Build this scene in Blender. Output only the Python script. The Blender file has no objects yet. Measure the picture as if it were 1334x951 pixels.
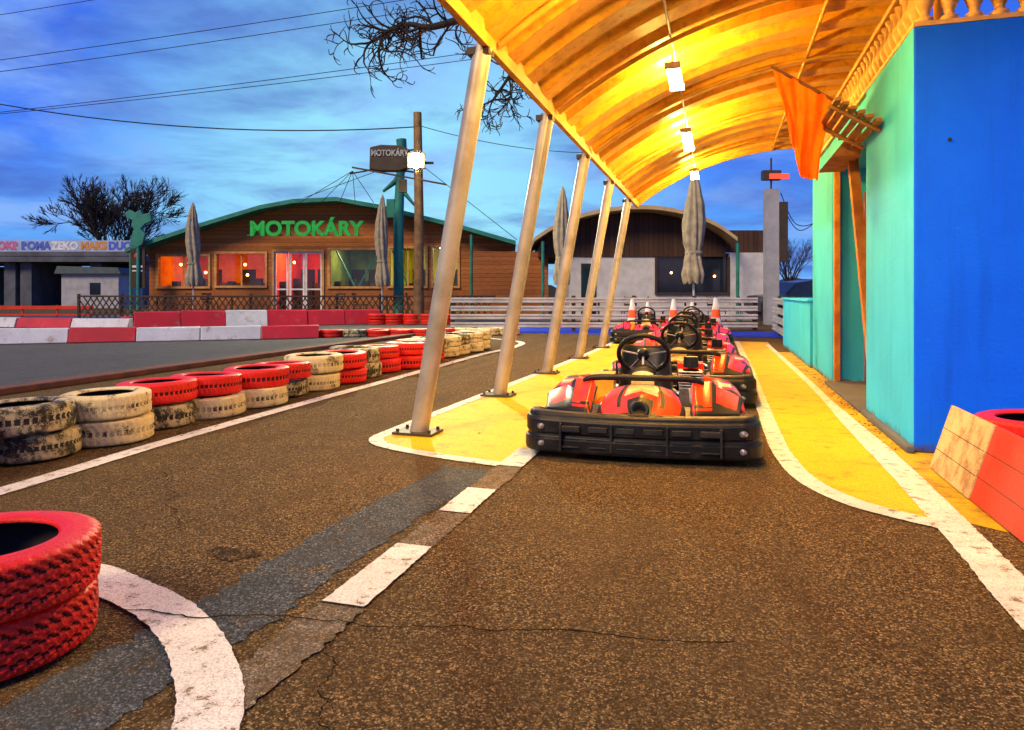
import bpy, math, random
from mathutils import Vector, Matrix, noise
random.seed(7)
A = math.radians(16.64)
CA, SA = math.cos(A), math.sin(A)
scene = bpy.context.scene
COL = scene.collection

def bg(x, y, z=0.0):
    """background buildings stand square to a second street axis, turned 16.6 deg from the pit lane"""
    return Vector((x*CA - y*SA, x*SA + y*CA, z))

# ------------------------------------------------------------------ materials
def newmat(name, spec=.5):
    m = bpy.data.materials.new(name); m.use_nodes = True
    nt = m.node_tree
    b = nt.nodes['Principled BSDF']
    b.inputs['Specular IOR Level'].default_value = spec
    return m, nt, b

def noise_node(nt, vec, scale, detail=6, rough=.55, dist=0):
    n = nt.nodes.new('ShaderNodeTexNoise')
    n.inputs['Scale'].default_value = scale
    n.inputs['Detail'].default_value = detail
    n.inputs['Roughness'].default_value = rough
    n.inputs['Distortion'].default_value = dist
    nt.links.new(vec, n.inputs['Vector'])
    return n.outputs['Fac']

def ramp(nt, fac, stops):
    r = nt.nodes.new('ShaderNodeValToRGB')
    e = r.color_ramp.elements
    while len(e) < len(stops): e.new(.5)
    for i, (p, c) in enumerate(stops):
        e[i].position = p
        if isinstance(c, (int, float)): c = (c, c, c)
        e[i].color = (c[0], c[1], c[2], 1)
    nt.links.new(fac, r.inputs['Fac'])
    return r.outputs['Color']

def mix(nt, fac, a, b, mode='MIX'):
    m = nt.nodes.new('ShaderNodeMix'); m.data_type = 'RGBA'; m.blend_type = mode
    for s, v in ((m.inputs[0], fac), (m.inputs[6], a), (m.inputs[7], b)):
        if hasattr(v, 'links'): nt.links.new(v, s)
        elif isinstance(v, (int, float)): s.default_value = v
        else: s.default_value = (v[0], v[1], v[2], 1)
    return m.outputs[2]

def math_node(nt, op, a, b=0.0):
    m = nt.nodes.new('ShaderNodeMath'); m.operation = op
    for i, v in enumerate((a, b)):
        if hasattr(v, 'links'): nt.links.new(v, m.inputs[i])
        else: m.inputs[i].default_value = v
    return m.outputs[0]

def coord(nt):
    return nt.nodes.new('ShaderNodeTexCoord').outputs['Object']

def add_bump(nt, b, h, strength, dist=.01):
    bp = nt.nodes.new('ShaderNodeBump')
    bp.inputs['Strength'].default_value = strength
    bp.inputs['Distance'].default_value = dist
    nt.links.new(h, bp.inputs['Height'])
    nt.links.new(bp.outputs['Normal'], b.inputs['Normal'])

def nmat(name, c1, c2=None, scale=3, lo=.4, hi=.65, rough=.6, metal=0, bump=0, bscale=60, bdist=.01,
         emit=None, estr=0, dirt=None, dirt_h=.4, spec=.4):
    m, nt, b = newmat(name, spec)
    co = coord(nt)
    if c2 is None: c2 = tuple(x*.7 for x in c1)
    f = noise_node(nt, co, scale, 6, .6)
    col = ramp(nt, f, [(lo, c1), (hi, c2)])
    if dirt:
        s = nt.nodes.new('ShaderNodeSeparateXYZ'); nt.links.new(co, s.inputs[0])
        g = math_node(nt, 'DIVIDE', s.outputs[2], dirt_h)
        nf = noise_node(nt, co, 6, 6, .65)
        g = math_node(nt, 'ADD', g, math_node(nt, 'MULTIPLY', nf, 1.6))
        df = ramp(nt, math_node(nt, 'MULTIPLY', g, .5), [(.40, 1.0), (.62, 0.0)])
        col = mix(nt, df, col, dirt)
        # rain streaks and scuffs
        mp = nt.nodes.new('ShaderNodeMapping'); mp.inputs['Scale'].default_value = (7, 7, .5); nt.links.new(co, mp.inputs['Vector'])
        st = noise_node(nt, mp.outputs[0], 1.2, 6, .65)
        col = mix(nt, ramp(nt, st, [(.52, 0.0), (.75, .30)]), col, tuple(x*.45 for x in c2))
        sc = noise_node(nt, co, 18, 5, .7)
        col = mix(nt, ramp(nt, sc, [(.66, 0.0), (.72, .4)]), col, tuple(min(1, x*.6+.12) for x in c1))
    nt.links.new(col, b.inputs['Base Color'])
    b.inputs['Roughness'].default_value = rough
    b.inputs['Metallic'].default_value = metal
    if bump:
        add_bump(nt, b, noise_node(nt, co, bscale, 4, .6), bump, bdist)
    if emit:
        b.inputs['Emission Color'].default_value = (*emit, 1)
        b.inputs['Emission Strength'].default_value = estr
    return m

def asphalt(name, dark, mid, light, patch, speck=.60, under=None, thr=.5):
    m, nt, b = newmat(name, .08)
    co = coord(nt)
    warp = nt.nodes.new('ShaderNodeTexNoise'); warp.inputs['Scale'].default_value = 60; warp.inputs['Detail'].default_value = 2
    nt.links.new(co, warp.inputs['Vector'])
    va = nt.nodes.new('ShaderNodeVectorMath'); va.operation = 'MULTIPLY_ADD'; va.inputs[1].default_value = (.02,.02,.02)
    nt.links.new(warp.outputs['Color'], va.inputs[0]); nt.links.new(co, va.inputs[2])
    v = nt.nodes.new('ShaderNodeTexVoronoi'); v.inputs['Scale'].default_value = 150
    nt.links.new(va.outputs[0], v.inputs['Vector'])
    sep = nt.nodes.new('ShaderNodeSeparateColor'); nt.links.new(v.outputs['Color'], sep.inputs[0])
    def stones(dark, mid, light):
        return ramp(nt, sep.outputs[0], [(0, dark), (.22, dark), (.38, mid), (speck, mid), (.86, light), (1, tuple(x*1.35 for x in light))])
    col = stones(dark, mid, light)
    if under:
        pf = noise_node(nt, co, 9, 8, .7)
        col = mix(nt, ramp(nt, pf, [(thr, 0.0), (thr+.12, 1.0)]), col, stones(*under))
    col = mix(nt, ramp(nt, v.outputs['Distance'], [(.38, 0.0), (.62, .75)]), col, tuple(x*.4 for x in dark))
    fine = noise_node(nt, co, 200, 3, .6)
    col = mix(nt, ramp(nt, fine, [(.42, .0), (.70, .6)]), col, tuple(x*.35 for x in mid))
    big = noise_node(nt, co, .7, 6, .62, .4)
    col = mix(nt, ramp(nt, big, [(.42, 0.0), (.66, .5)]), col, patch)
    med = noise_node(nt, co, 4, 6, .65)
    col = mix(nt, ramp(nt, med, [(.45, 0.0), (.72, .5)]), col, tuple(x*.4 for x in mid))
    mp = nt.nodes.new('ShaderNodeMapping'); mp.inputs['Scale'].default_value = (2.6, .18, 1); nt.links.new(co, mp.inputs['Vector'])
    st = noise_node(nt, mp.outputs[0], 1.6, 5, .6)
    col = mix(nt, ramp(nt, st, [(.50, 0.0), (.72, .45)]), col, tuple(x*.35 for x in mid))
    nt.links.new(col, b.inputs['Base Color'])
    b.inputs['Roughness'].default_value = .85
    h = math_node(nt, 'SUBTRACT', fine, v.outputs['Distance'])
    add_bump(nt, b, h, .9, .008)
    return m

def paint(name, c, under, wear=.55, scale=14, rough=.65, c2=None, soft=.05, spec=.2, grain=.6):
    m, nt, b = newmat(name, spec)
    co = coord(nt)
    f = noise_node(nt, co, scale, 9, .72)
    f2 = noise_node(nt, co, 150, 3, .6)
    f3 = noise_node(nt, co, 1.6, 5, .6)
    s = math_node(nt, 'ADD', math_node(nt, 'MULTIPLY', f, .7), math_node(nt, 'MULTIPLY', f2, .3))
    cc = mix(nt, ramp(nt, f3, [(.35, 0.0), (.7, 1.0)]), c, c2 or tuple(x*.72 for x in c))
    cc = mix(nt, ramp(nt, f2, [(.35, grain), (.55, 0.0)]), cc, tuple(x*.42 for x in c))
    col = mix(nt, ramp(nt, s, [(wear, 0.0), (wear+soft, 1.0)]), cc, under)
    nt.links.new(col, b.inputs['Base Color'])
    b.inputs['Roughness'].default_value = rough
    add_bump(nt, b, f2, .6, .006)
    return m

def planks(name, c1, c2, width=.15, axis=2, rough=.7, gap=.06):
    m, nt, b = newmat(name, .2)
    co = coord(nt)
    s = nt.nodes.new('ShaderNodeSeparateXYZ'); nt.links.new(co, s.inputs[0])
    t = math_node(nt, 'DIVIDE', s.outputs[axis], width)
    fr = math_node(nt, 'FRACT', t)
    fl = math_node(nt, 'FLOOR', t)
    wn = nt.nodes.new('ShaderNodeTexWhiteNoise'); wn.noise_dimensions = '1D'
    nt.links.new(fl, wn.inputs['W'])
    col = mix(nt, wn.outputs['Value'], c1, c2)
    mp = nt.nodes.new('ShaderNodeMapping'); nt.links.new(co, mp.inputs['Vector'])
    sc = [3, 3, 3]; sc[axis] = 25
    mp.inputs['Scale'].default_value = sc
    g = noise_node(nt, mp.outputs[0], 1.5, 5, .6)
    col = mix(nt, ramp(nt, g, [(.4, 0.0), (.7, .6)]), col, tuple(x*.4 for x in c2))
    gapf = ramp(nt, fr, [(0, 1.0), (gap, 1.0), (gap+.02, 0.0)])
    col = mix(nt, gapf, col, tuple(x*.15 for x in c2))
    nt.links.new(col, b.inputs['Base Color'])
    b.inputs['Roughness'].default_value = rough
    return m

M = {}
AD, AM, AL = (.058, .034, .013), (.19, .118, .043), (.50, .34, .135)
M['asphalt'] = asphalt('asphalt_brown', AD, AM, AL, (.125, .08, .032))
M['bluegrey'] = asphalt('faded_blue_asphalt', (.05,.058,.062), (.125,.150,.160), (.30,.33,.32), (.10,.105,.09), under=(AD,AM,AL), thr=.53)
M['whiteworn'] = asphalt('worn_white_asphalt', (.16,.125,.08), (.34,.27,.17), (.60,.50,.34), (.25,.19,.11), under=(AD,AM,AL), thr=.46)
M['oil'] = asphalt('oil_stain', (.02,.014,.008), (.055,.035,.017), (.16,.10,.05), (.04,.025,.012), under=(AD,AM,AL), thr=.47)
M['track'] = asphalt('asphalt_grey', (.08, .078, .07), (.19, .185, .17), (.30, .29, .26), (.13, .13, .12))
M['white'] = paint('line_white', (.92, .86, .72), (.20, .14, .06), .545, soft=.05, grain=.75)
M['yellow'] = paint('floor_yellow', (.86, .58, .004), (.28, .16, .015), .535, 5, c2=(.76, .48, .004), soft=.12, grain=.75)
M['yellowdirty'] = paint('floor_yellow_dirty', (.74, .47, .008), (.18, .10, .015), .49, 4, soft=.12, grain=.8)
M['bluefloor'] = paint('floor_blue', (.02, .06, .6), (.05, .05, .09), .62, 5)
M['crack'] = nmat('crack', (.012, .009, .006), rough=.95, spec=.05)
M['blue'] = nmat('plaster_blue', (.001, .125, 1.0), (.001, .095, .88), 1.3, .4, .7, .75, 0, .4, 45, .01, dirt=(.05, .04, .05), dirt_h=.14, spec=.15)
M['teal'] = nmat('plaster_turquoise', (.035, .54, 1.0), (.025, .45, .88), 1.8, .4, .7, .75, 0, .4, 40, .01, dirt=(.12, .09, .05), dirt_h=.16, spec=.15)
M['steel'] = nmat('post_steel', (.50, .43, .30), (.36, .30, .19), 4, rough=.38, metal=.35, bump=.08, bscale=12)
M['steeldark'] = nmat('steel_dark', (.07, .05, .03), rough=.6, metal=.3)
M['galv'] = nmat('galvanised', (.48, .50, .52), (.30, .32, .34), 7, rough=.5, metal=.2)
M['rail'] = nmat('rail_paint', (.50, .49, .47), (.36, .35, .33), 2, .42, .62, rough=.5, spec=.3)
M['canopyedge'] = nmat('canopy_edge', (.62, .33, .04), (.40, .19, .02), 3, rough=.5, spec=.2)
M['rubber'] = nmat('rubber', (.014, .014, .013), (.035, .032, .028), 9, rough=.75, bump=.2, bscale=90, spec=.25)
M['redpaint'] = paint('tyre_red', (.85, .020, .006), (.09, .02, .012), .58, 11, .42, c2=(.64, .014, .006), soft=.09, spec=.3, grain=.4)
M['redgroove'] = nmat('tyre_red_groove', (.10, .008, .005), (.02, .008, .007), 14, rough=.7, spec=.2)
M['creampaint'] = paint('tyre_cream', (.85, .68, .34), (.06, .045, .03), .535, 10, .6, soft=.08)
M['dirtywhite'] = paint('tyre_dirty_white', (.66, .54, .29), (.03, .027, .02), .47, 9, .6, soft=.07)
M['kred'] = nmat('kart_red', (.90, .032, .006), (.60, .016, .004), 9, .45, .72, .25, 0, .04, 30)
M['kblack'] = nmat('kart_black', (.008, .008, .008), (.024, .021, .018), 10, .5, .75, .45, 0, .15, 60, spec=.25)
M['kwhite'] = nmat('kart_white', (.80, .62, .28), (.6, .38, .10), 12, rough=.35)
M['kyellow'] = nmat('kart_yellow', (.8, .45, .03), rough=.4)
M['kmetal'] = nmat('kart_metal', (.5, .48, .45), (.25, .24, .22), 20, rough=.35, metal=.8)
M['baluster'] = nmat('cast_baluster', (.70, .43, .12), (.46, .26, .06), 9, rough=.5)
M['woodcladding'] = planks('wood_cladding', (.50, .18, .045), (.34, .11, .03), .16)
M['darkwood'] = planks('dark_wood', (.09, .045, .025), (.05, .026, .016), .18, 0)
M['woodframe'] = nmat('wood_frame', (.58, .30, .09), (.40, .19, .05), 6, rough=.6)
M['orangewood'] = nmat('orange_wood', (.62, .27, .05), (.40, .15, .03), 7, rough=.6, spec=.2)
M['brownwood'] = nmat('brown_wood', (.34, .17, .06), (.20, .09, .03), 7, rough=.7, spec=.2)
M['lattice'] = nmat('lattice_wood', (.05, .03, .02), rough=.8)
M['greentrim'] = nmat('green_trim', (.02, .22, .15), (.015, .14, .10), 3, rough=.5)
M['greensign'] = nmat('green_sign', (.015, .50, .06), (.01, .38, .045), rough=.4)
M['roof'] = nmat('roof_dark', (.07, .10, .10), rough=.7)
M['whitewall'] = nmat('white_wall', (.56, .55, .52), (.42, .41, .39), 2, rough=.8)
M['greywall'] = nmat('grey_wall', (.36, .36, .37), (.26, .27, .28), 2, rough=.8)
M['beige'] = nmat('beige_roof_edge', (.52, .38, .18), (.36, .26, .12), 2, rough=.6)
M['umbrella'] = nmat('umbrella_cloth', (.38, .33, .22), (.24, .205, .14), 5, rough=.9, spec=.1)
M['bark'] = nmat('bark', (.040, .030, .026), (.020, .016, .014), 8, rough=.9)
M['polewood'] = nmat('pole_wood', (.20, .11, .045), (.09, .05, .025), 5, rough=.9, bump=.3, bscale=20)
M['cable'] = nmat('cable', (.01, .012, .02), rough=.8)
M['barred'] = paint('barrier_red', (.62, .02, .035), (.30, .16, .14), .57, 3, .45, c2=(.42, .02, .03), spec=.3)
M['barwhite'] = paint('barrier_white', (.72, .72, .72), (.34, .24, .22), .55, 4, .45, spec=.3)
M['boardwhite'] = paint('board_white', (.80, .58, .25), (.30, .15, .05), .50, 6, .6, soft=.1)
M['boardred'] = paint('board_red', (.75, .05, .02), (.30, .08, .03), .55, 6, .5, soft=.1)
M['cone'] = nmat('cone_red', (.95, .11, .015), (.85, .08, .01), rough=.45)
M['plainwhite'] = nmat('plain_white', (.75, .75, .72), rough=.5)
M['kerb'] = nmat('kerb_redbrown', (.14, .045, .02), (.07, .03, .018), 5, rough=.85, bump=.2)
M['grit'] = nmat('grit', (.10, .07, .04), (.05, .035, .02), 5, rough=.9, spec=.1)
M['concrete'] = nmat('concrete', (.10, .11, .135), (.06, .065, .08), 1, rough=.9)
M['banner'] = nmat('parapet_wall', (.36, .44, .55), (.25, .31, .45), 1.1, .4, .7, .9)
M['gr1'] = nmat('graffiti_pink', (.5, .12, .3)); M['gr2'] = nmat('graffiti_blue', (.06, .12, .55)); M['gr3'] = nmat('graffiti_white', (.7, .7, .75)); M['gr4'] = nmat('graffiti_orange', (.6, .25, .05))
M['darkglass'] = nmat('dark_glass', (.015, .02, .03), rough=.08)
M['hill'] = nmat('distant_trees', (.03, .035, .04), (.05, .055, .05), .3, rough=1)
M['car_paint'] = nmat('car_paint', (.07, .08, .10), rough=.25, metal=.4)
M['tube'] = nmat('lit_tube', (1, .8, .4), rough=.5, emit=(1, .57, .10), estr=390)
M['flood'] = nmat('flood_lens', (1, 1, 1), rough=.5, emit=(1, .90, .50), estr=3200)
M['redlamp'] = nmat('aerial_red', (.8, .05, .03), rough=.4, emit=(1, .06, .02), estr=1.5)
M['in_orange'] = nmat('interior_orange', (.85, .26, .010), (.65, .11, .008), 1.3, rough=.7)
M['in_red'] = nmat('interior_red', (.85, .10, .01), (.55, .04, .008), 1.3, rough=.7)
M['in_yellow'] = nmat('interior_yellow', (.70, .70, .03), (.55, .55, .03), 1.3, rough=.7)
M['in_dark'] = nmat('interior_dark', (.16, .20, .02), (.08, .11, .015), 1.3, rough=.7)
M['bulb'] = nmat('bulb', (1, .7, .3), emit=(1, .38, .06), estr=26)
M['ceillamp'] = nmat('ceiling_lamp', (1, .7, .3), emit=(1, .50, .12), estr=30)
M['ceillampdim'] = nmat('ceiling_lamp_dim', (1, .7, .3), emit=(1, .85, .35), estr=30)
def glass_mat():
    m = bpy.data.materials.new('window_glass'); m.use_nodes = True; nt = m.node_tree; nt.nodes.clear()
    o = nt.nodes.new('ShaderNodeOutputMaterial'); a = nt.nodes.new('ShaderNodeBsdfTransparent'); g_ = nt.nodes.new('ShaderNodeBsdfGlossy')
    g_.inputs['Roughness'].default_value = .05
    x = nt.nodes.new('ShaderNodeMixShader'); x.inputs[0].default_value = .03
    nt.links.new(a.outputs[0], x.inputs[1]); nt.links.new(g_.outputs[0], x.inputs[2]); nt.links.new(x.outputs[0], o.inputs[0]); return m
M['glass'] = glass_mat()
def cloth_mat():
    m, nt, b = newmat('flag_cloth', .1)
    co = coord(nt); f = noise_node(nt, co, 6, 4, .6)
    c = ramp(nt, f, [(.4, (1.0, .22, .010)), (.7, (.9, .14, .008))])
    nt.links.new(c, b.inputs['Base Color']); b.inputs['Roughness'].default_value = .8
    t = nt.nodes.new('ShaderNodeBsdfTranslucent'); nt.links.new(c, t.inputs[0])
    x = nt.nodes.new('ShaderNodeMixShader'); x.inputs[0].default_value = .5
    nt.links.new(b.outputs[0], x.inputs[1]); nt.links.new(t.outputs[0], x.inputs[2])
    nt.links.new(x.outputs[0], nt.nodes['Material Output'].inputs[0]); return m
M['flag'] = cloth_mat()

def canopy_mat():
    m, nt, b = newmat('canopy_sheet', .3)
    co = coord(nt)
    f = noise_node(nt, co, 2.2, 6, .65)
    f2 = noise_node(nt, co, 11, 6, .7)
    c = ramp(nt, f, [(.35, (.86, .46, .03)), (.7, (.58, .25, .012))])
    c = mix(nt, ramp(nt, f2, [(.5, 0.0), (.72, .65)]), c, (.30, .12, .010))
    nt.links.new(c, b.inputs['Base Color'])
    b.inputs['Roughness'].default_value = .42
    add_bump(nt, b, f2, .15, .01)
    return m
M['canopy'] = canopy_mat()

# ------------------------------------------------------------------ mesh builder
class MB:
    def __init__(s): s.v = []; s.f = []; s.m = []; s.s = []
    def add(s, vs, fs, m=0, sm=False):
        o = len(s.v); s.v += [tuple(v) for v in vs]
        for i, f in enumerate(fs):
            s.f.append([j+o for j in f]); s.m.append(m[i] if isinstance(m, (list, tuple)) else m); s.s.append(sm)
    def box(s, x0, x1, y0, y1, z0, z1, m=0, T=None):
        vs = [Vector(p) for p in ((x0,y0,z0),(x1,y0,z0),(x1,y1,z0),(x0,y1,z0),(x0,y0,z1),(x1,y0,z1),(x1,y1,z1),(x0,y1,z1))]
        if T is not None: vs = [T @ v for v in vs]
        # bottom, top, front(-y), right, back, left
        s.add(vs, [(0,3,2,1),(4,5,6,7),(0,1,5,4),(1,2,6,5),(2,3,7,6),(3,0,4,7)], m)
    def beam(s, p, q, w, h, m=0):
        p = Vector(p); q = Vector(q); d = (q-p); L = d.length
        T = Matrix.Translation(p) @ d.to_track_quat('Y', 'Z').to_matrix().to_4x4()
        s.box(-w/2, w/2, 0, L, -h/2, h/2, m, T)
    def tube(s, pts, r, n=8, m=0, closed=False, caps=True):
        pts = [Vector(p) for p in pts]; k = len(pts)
        rs = r if isinstance(r, (list, tuple)) else [r]*k
        vs = []; up = None
        for i in range(k):
            a = pts[(i-1) % k] if (closed or i > 0) else pts[i]
            b = pts[(i+1) % k] if (closed or i < k-1) else pts[i]
            t = (b-a)
            if t.length < 1e-9: t = Vector((0, 0, 1))
            t.normalize()
            if up is None:
                up = Vector((0, 0, 1)) if abs(t.z) < .9 else Vector((1, 0, 0))
            x = t.cross(up)
            if x.length < 1e-6: x = t.cross(Vector((0, 1, 0)))
            x.normalize(); y = x.cross(t); up = y
            for j in range(n):
                an = 2*math.pi*j/n
                vs.append(pts[i] + (x*math.cos(an) + y*math.sin(an))*rs[i])
        fs = []
        for i in range(k if closed else k-1):
            i2 = (i+1) % k
            for j in range(n):
                j2 = (j+1) % n
                fs.append((i*n+j, i*n+j2, i2*n+j2, i2*n+j))
        s.add(vs, fs, m, True)
        if caps and not closed:
            s.add([vs[j] for j in range(n)], [tuple(range(n))[::-1]], m)
            s.add([vs[(k-1)*n+j] for j in range(n)], [tuple(range(n))], m)
    def cyl(s, p, q, r0, r1=None, n=14, m=0):
        s.tube([p, q], [r0, r0 if r1 is None else r1], n, m)
    def lathe(s, prof, c=(0,0,0), n=24, m=0, closed=False, T=None, sm=True):
        vs = []; k = len(prof)
        for i in range(n):
            an = 2*math.pi*i/n
            for (r, z) in prof:
                v = Vector((r*math.cos(an), r*math.sin(an), z))
                if T is not None: v = T @ v
                vs.append(v + Vector(c))
        fs = []; ms = []
        for i in range(n):
            i2 = (i+1) % n
            for j in range(k if closed else k-1):
                j2 = (j+1) % k
                fs.append((i*k+j, i2*k+j, i2*k+j2, i*k+j2))
                ms.append(m[j] if isinstance(m, (list, tuple)) else m)
        s.add(vs, fs, ms, sm)
    def grid(s, nu, nv, fn, m=0, sm=True):
        vs = [fn(i/nu, j/nv) for i in range(nu+1) for j in range(nv+1)]
        fs = []; ms = []
        for i in range(nu):
            for j in range(nv):
                a = i*(nv+1)+j
                fs.append((a, a+nv+1, a+nv+2, a+1))
                ms.append(m((i+.5)/nu, (j+.5)/nv) if callable(m) else m)
        s.add(vs, fs, ms, sm)
    def sphere(s, c, r, m=0, n=10):
        prof = [(r*math.sin(math.pi*i/8)+1e-5, -r*math.cos(math.pi*i/8)) for i in range(9)]
        s.lathe(prof, c, n, m)
    def prism(s, prof, y0, y1, m=0):
        k = len(prof)
        vs = [(x, y0, z) for x, z in prof] + [(x, y1, z) for x, z in prof]
        fs = [tuple(range(k)), tuple(range(2*k-1, k-1, -1))]
        for i in range(k):
            j = (i+1) % k
            fs.append((i, i+k, j+k, j))
        s.add(vs, fs, m)
    def mesh(s, name, mats):
        me = bpy.data.meshes.new(name)
        me.from_pydata(s.v, [], s.f)
        for mt in mats: me.materials.append(M[mt] if isinstance(mt, str) else mt)
        for p, mi, sm in zip(me.polygons, s.m, s.s):
            p.material_index = mi; p.use_smooth = sm
        me.update()
        return me
    def obj(s, name, mats, parent=None, loc=(0,0,0), rot=0, bevel=0, solid=0):
        return place(name, s.mesh(name, mats), parent, loc, rot, bevel, solid)

def place(name, me, parent=None, loc=(0,0,0), rot=0, bevel=0, solid=0):
    o = bpy.data.objects.new(name, me); COL.objects.link(o)
    o.location = loc; o.rotation_euler = (0, 0, rot) if isinstance(rot, (int, float)) else rot
    if parent: o.parent = parent
    if solid:
        md = o.modifiers.new('solid', 'SOLIDIFY'); md.thickness = solid; md.offset = 0
    if bevel:
        md = o.modifiers.new('bevel', 'BEVEL'); md.width = bevel; md.segments = 2; md.limit_method = 'ANGLE'; md.angle_limit = .6
    return o

def empty(name, loc=(0,0,0), rot=0):
    e = bpy.data.objects.new(name, None); COL.objects.link(e)
    e.location = loc; e.rotation_euler = (0, 0, rot); e.empty_display_size = .3
    return e

def catmull(pts, n=8):
    P = [Vector(p) for p in pts]
    out = []
    for i in range(len(P)-1):
        a = P[max(i-1, 0)]; b = P[i]; c = P[i+1]; d = P[min(i+2, len(P)-1)]
        for k in range(n):
            t = k/n
            out.append(.5*((2*b)+(c-a)*t+(2*a-5*b+4*c-d)*t*t+(3*b-a-3*c+d)*t**3))
    out.append(P[-1]); return out

# ------------------------------------------------------------------ ground
g = MB(); g.add([(-350,-150,0),(350,-150,0),(350,500,0),(-350,500,0)], [(0,1,2,3)])
g.obj('ground', ['asphalt'])

def strip(name, pts, w, z, mat, smooth=True, jit=.005, step=.02):
    pts = [Vector((p[0], p[1], 0)) for p in pts]
    P = catmull(pts, 14) if smooth else pts
    R = [P[0]]
    for i in range(1, len(P)):
        d = (P[i]-P[i-1]).length; k = max(1, min(80, int(d/step)))
        for j in range(1, k+1): R.append(P[i-1].lerp(P[i], j/k))
    n = len(R); vs = []
    for i, p in enumerate(R):
        t = (R[min(i+1, n-1)]-R[max(i-1, 0)]).normalized(); nr = Vector((-t.y, t.x, 0))
        f = i/(n-1)
        ww = (w(f) if callable(w) else w)/2
        for sgn in (-1, 1):
            j = (.5*noise.noise(Vector((p.x*4, p.y*4, sgn*5)))+.7*noise.noise(Vector((p.x*34, p.y*34, sgn*9)))+.6*noise.noise(Vector((p.x*90, p.y*90, sgn*3))))*jit*1.6
            q = p+nr*sgn*(ww+j); vs.append((q.x, q.y, z))
    fs = [(2*i, 2*i+1, 2*i+3, 2*i+2) for i in range(n-1)]
    b = MB(); b.add(vs, [f[::-1] for f in fs])
    return b.obj(name, [mat])

def sheet(name, poly, z, mat):
    b = MB(); b.add([(x, y, z) for x, y in poly], [tuple(range(len(poly)))]); return b.obj(name, [mat])

sheet('race_track', [(-6.7,1),(-6.75,16),(-5.6,19),(-6,24),(-40,24),(-60,-5),(-6.5,-5)], .004, 'track')
sheet('yellow_pavement', [(-2.22,4.25),(-1.95,4.02),(-1.5,3.9),(-1.2,3.85),(-1.15,4.2),(-1.10,16.5),(-2.05,16.5),(-2.1,10)], .004, 'yellow')
sheet('yellow_walkway', [(.38,15),(.37,5.1),(.41,4.3),(.5,3.9),(.64,3.62),(.93,3.4),(.96,15)], .004, 'yellow')
sheet('yellow_walkway_edge', [(.96,3.5),(1.16,3.35),(1.5,3.9),(1.5,4.86),(2.0,12.5),(.96,12.5)], .003, 'yellowdirty')
sheet('blue_pavement', [(-5.5,16.6),(3.5,16.6),(3.5,18.6),(-5.5,19.5)], .005, 'bluefloor')

strip('track_line', [(-3.42,1.2),(-3.46,2.6),(-3.55,3.8),(-3.6,5.5),(-3.63,7.6),(-3.7,10.5),(-3.62,12.2),(-3.9,13.6),(-5,14.6)], .13, .006, 'white')
strip('pad_line', [(-2.02,16.4),(-2.05,11.7),(-2.14,8.3),(-2.22,5.9),(-2.26,4.6),(-2.22,4.22),(-1.96,4.03),(-1.54,3.9),(-1.22,3.83)], .10, .007, 'white')
strip('lane_dash', [(-1.15,3.80),(-1.15,4.25)], .15, .009, 'white', False)
strip('lane_dash', [(-1.15,2.93),(-1.15,3.32)], .15, .009, 'white', False)
strip('lane_dash', [(-1.15,1.96),(-1.15,2.50)], .15, .009, 'white', False)
strip('worn_lane_line', [(-1.15,.9),(-1.15,1.95)], .16, .006, 'whiteworn', False, .02)
strip('worn_lane_line', [(-1.15,2.51),(-1.15,2.92)], .15, .006, 'whiteworn', False, .014)
strip('worn_lane_line', [(-1.15,3.33),(-1.15,3.79)], .15, .006, 'whiteworn', False, .014)
strip('lane_edge_line', [(-1.12,4.26),(-1.12,16)], .08, .0065, 'white', False)
strip('faded_blue_band', [(-1.54,.6),(-1.50,1.4),(-1.45,2.0),(-1.43,2.8),(-1.36,3.7)], .31, .003, 'bluegrey', True, .03)
strip('curved_line', [(-2.7,1.90),(-2.2,1.92),(-1.95,1.86),(-1.70,1.78),(-1.46,1.65),(-1.27,1.49),(-1.13,1.32),(-1.06,1.1),(-1.05,.6)], .155, .009, 'white')
strip('walkway_line', [(.36,15),(.39,10.2),(.375,6.9),(.37,5.1),(.40,4.33),(.475,3.9),(.61,3.62),(.77,3.47),(.92,3.37)], lambda f: .09+.03*f, .007, 'white')
strip('walkway_line', [(.90,14.2),(.96,9),(.965,6.05),(.975,4.6),(.965,3.6),(.95,2.9),(.935,2.5),(.93,.8)], lambda f: .075 if f < .55 else min(.15, .075+(f-.55)*.5), .010, 'white')
def crack(p, q, amp, w, z=.0115):
    ck = []; p = Vector((*p,0)); q = Vector((*q,0)); d = q-p; nr = Vector((-d.y, d.x, 0)).normalized()
    for i in range(90):
        t = i/89; c = p.lerp(q, t) + nr*(amp*noise.noise(Vector((t*7+p.x, 0, 0)))+amp*.5*noise.noise(Vector((t*30, 3+p.y, 0)))+amp*.25*noise.noise(Vector((t*90, 5, 0)))); ck.append(c)
    strip('asphalt_crack', ck, lambda f: w*(.45+.65*abs(noise.noise(Vector((f*25, p.x, 0)))*2)), z, 'crack', False, .0015, .02)
crack((-2.0,1.68), (.05,2.06), .035, .010)
crack((-1.05,1.74), (-.75,1.15), .03, .005)
crack((-.3,4.0), (-3.4,4.35), .05, .007, .0025)
crack((-3.0,3.2), (-2.2,2.4), .05, .005, .0025)
k = MB(); k.box(-6.95,-6.7,-2,16,0,.07); k.obj('track_kerb', ['kerb'], bevel=.015)
o = [(-1.78+.10*math.cos(t)*(1+.25*math.sin(3*t)), 2.23+.06*math.sin(t)*(1+.2*math.cos(5*t))) for t in [i*math.pi/16 for i in range(32)]]
sheet('oil_stain', o, .0035, 'oil')
b = MB()
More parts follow.
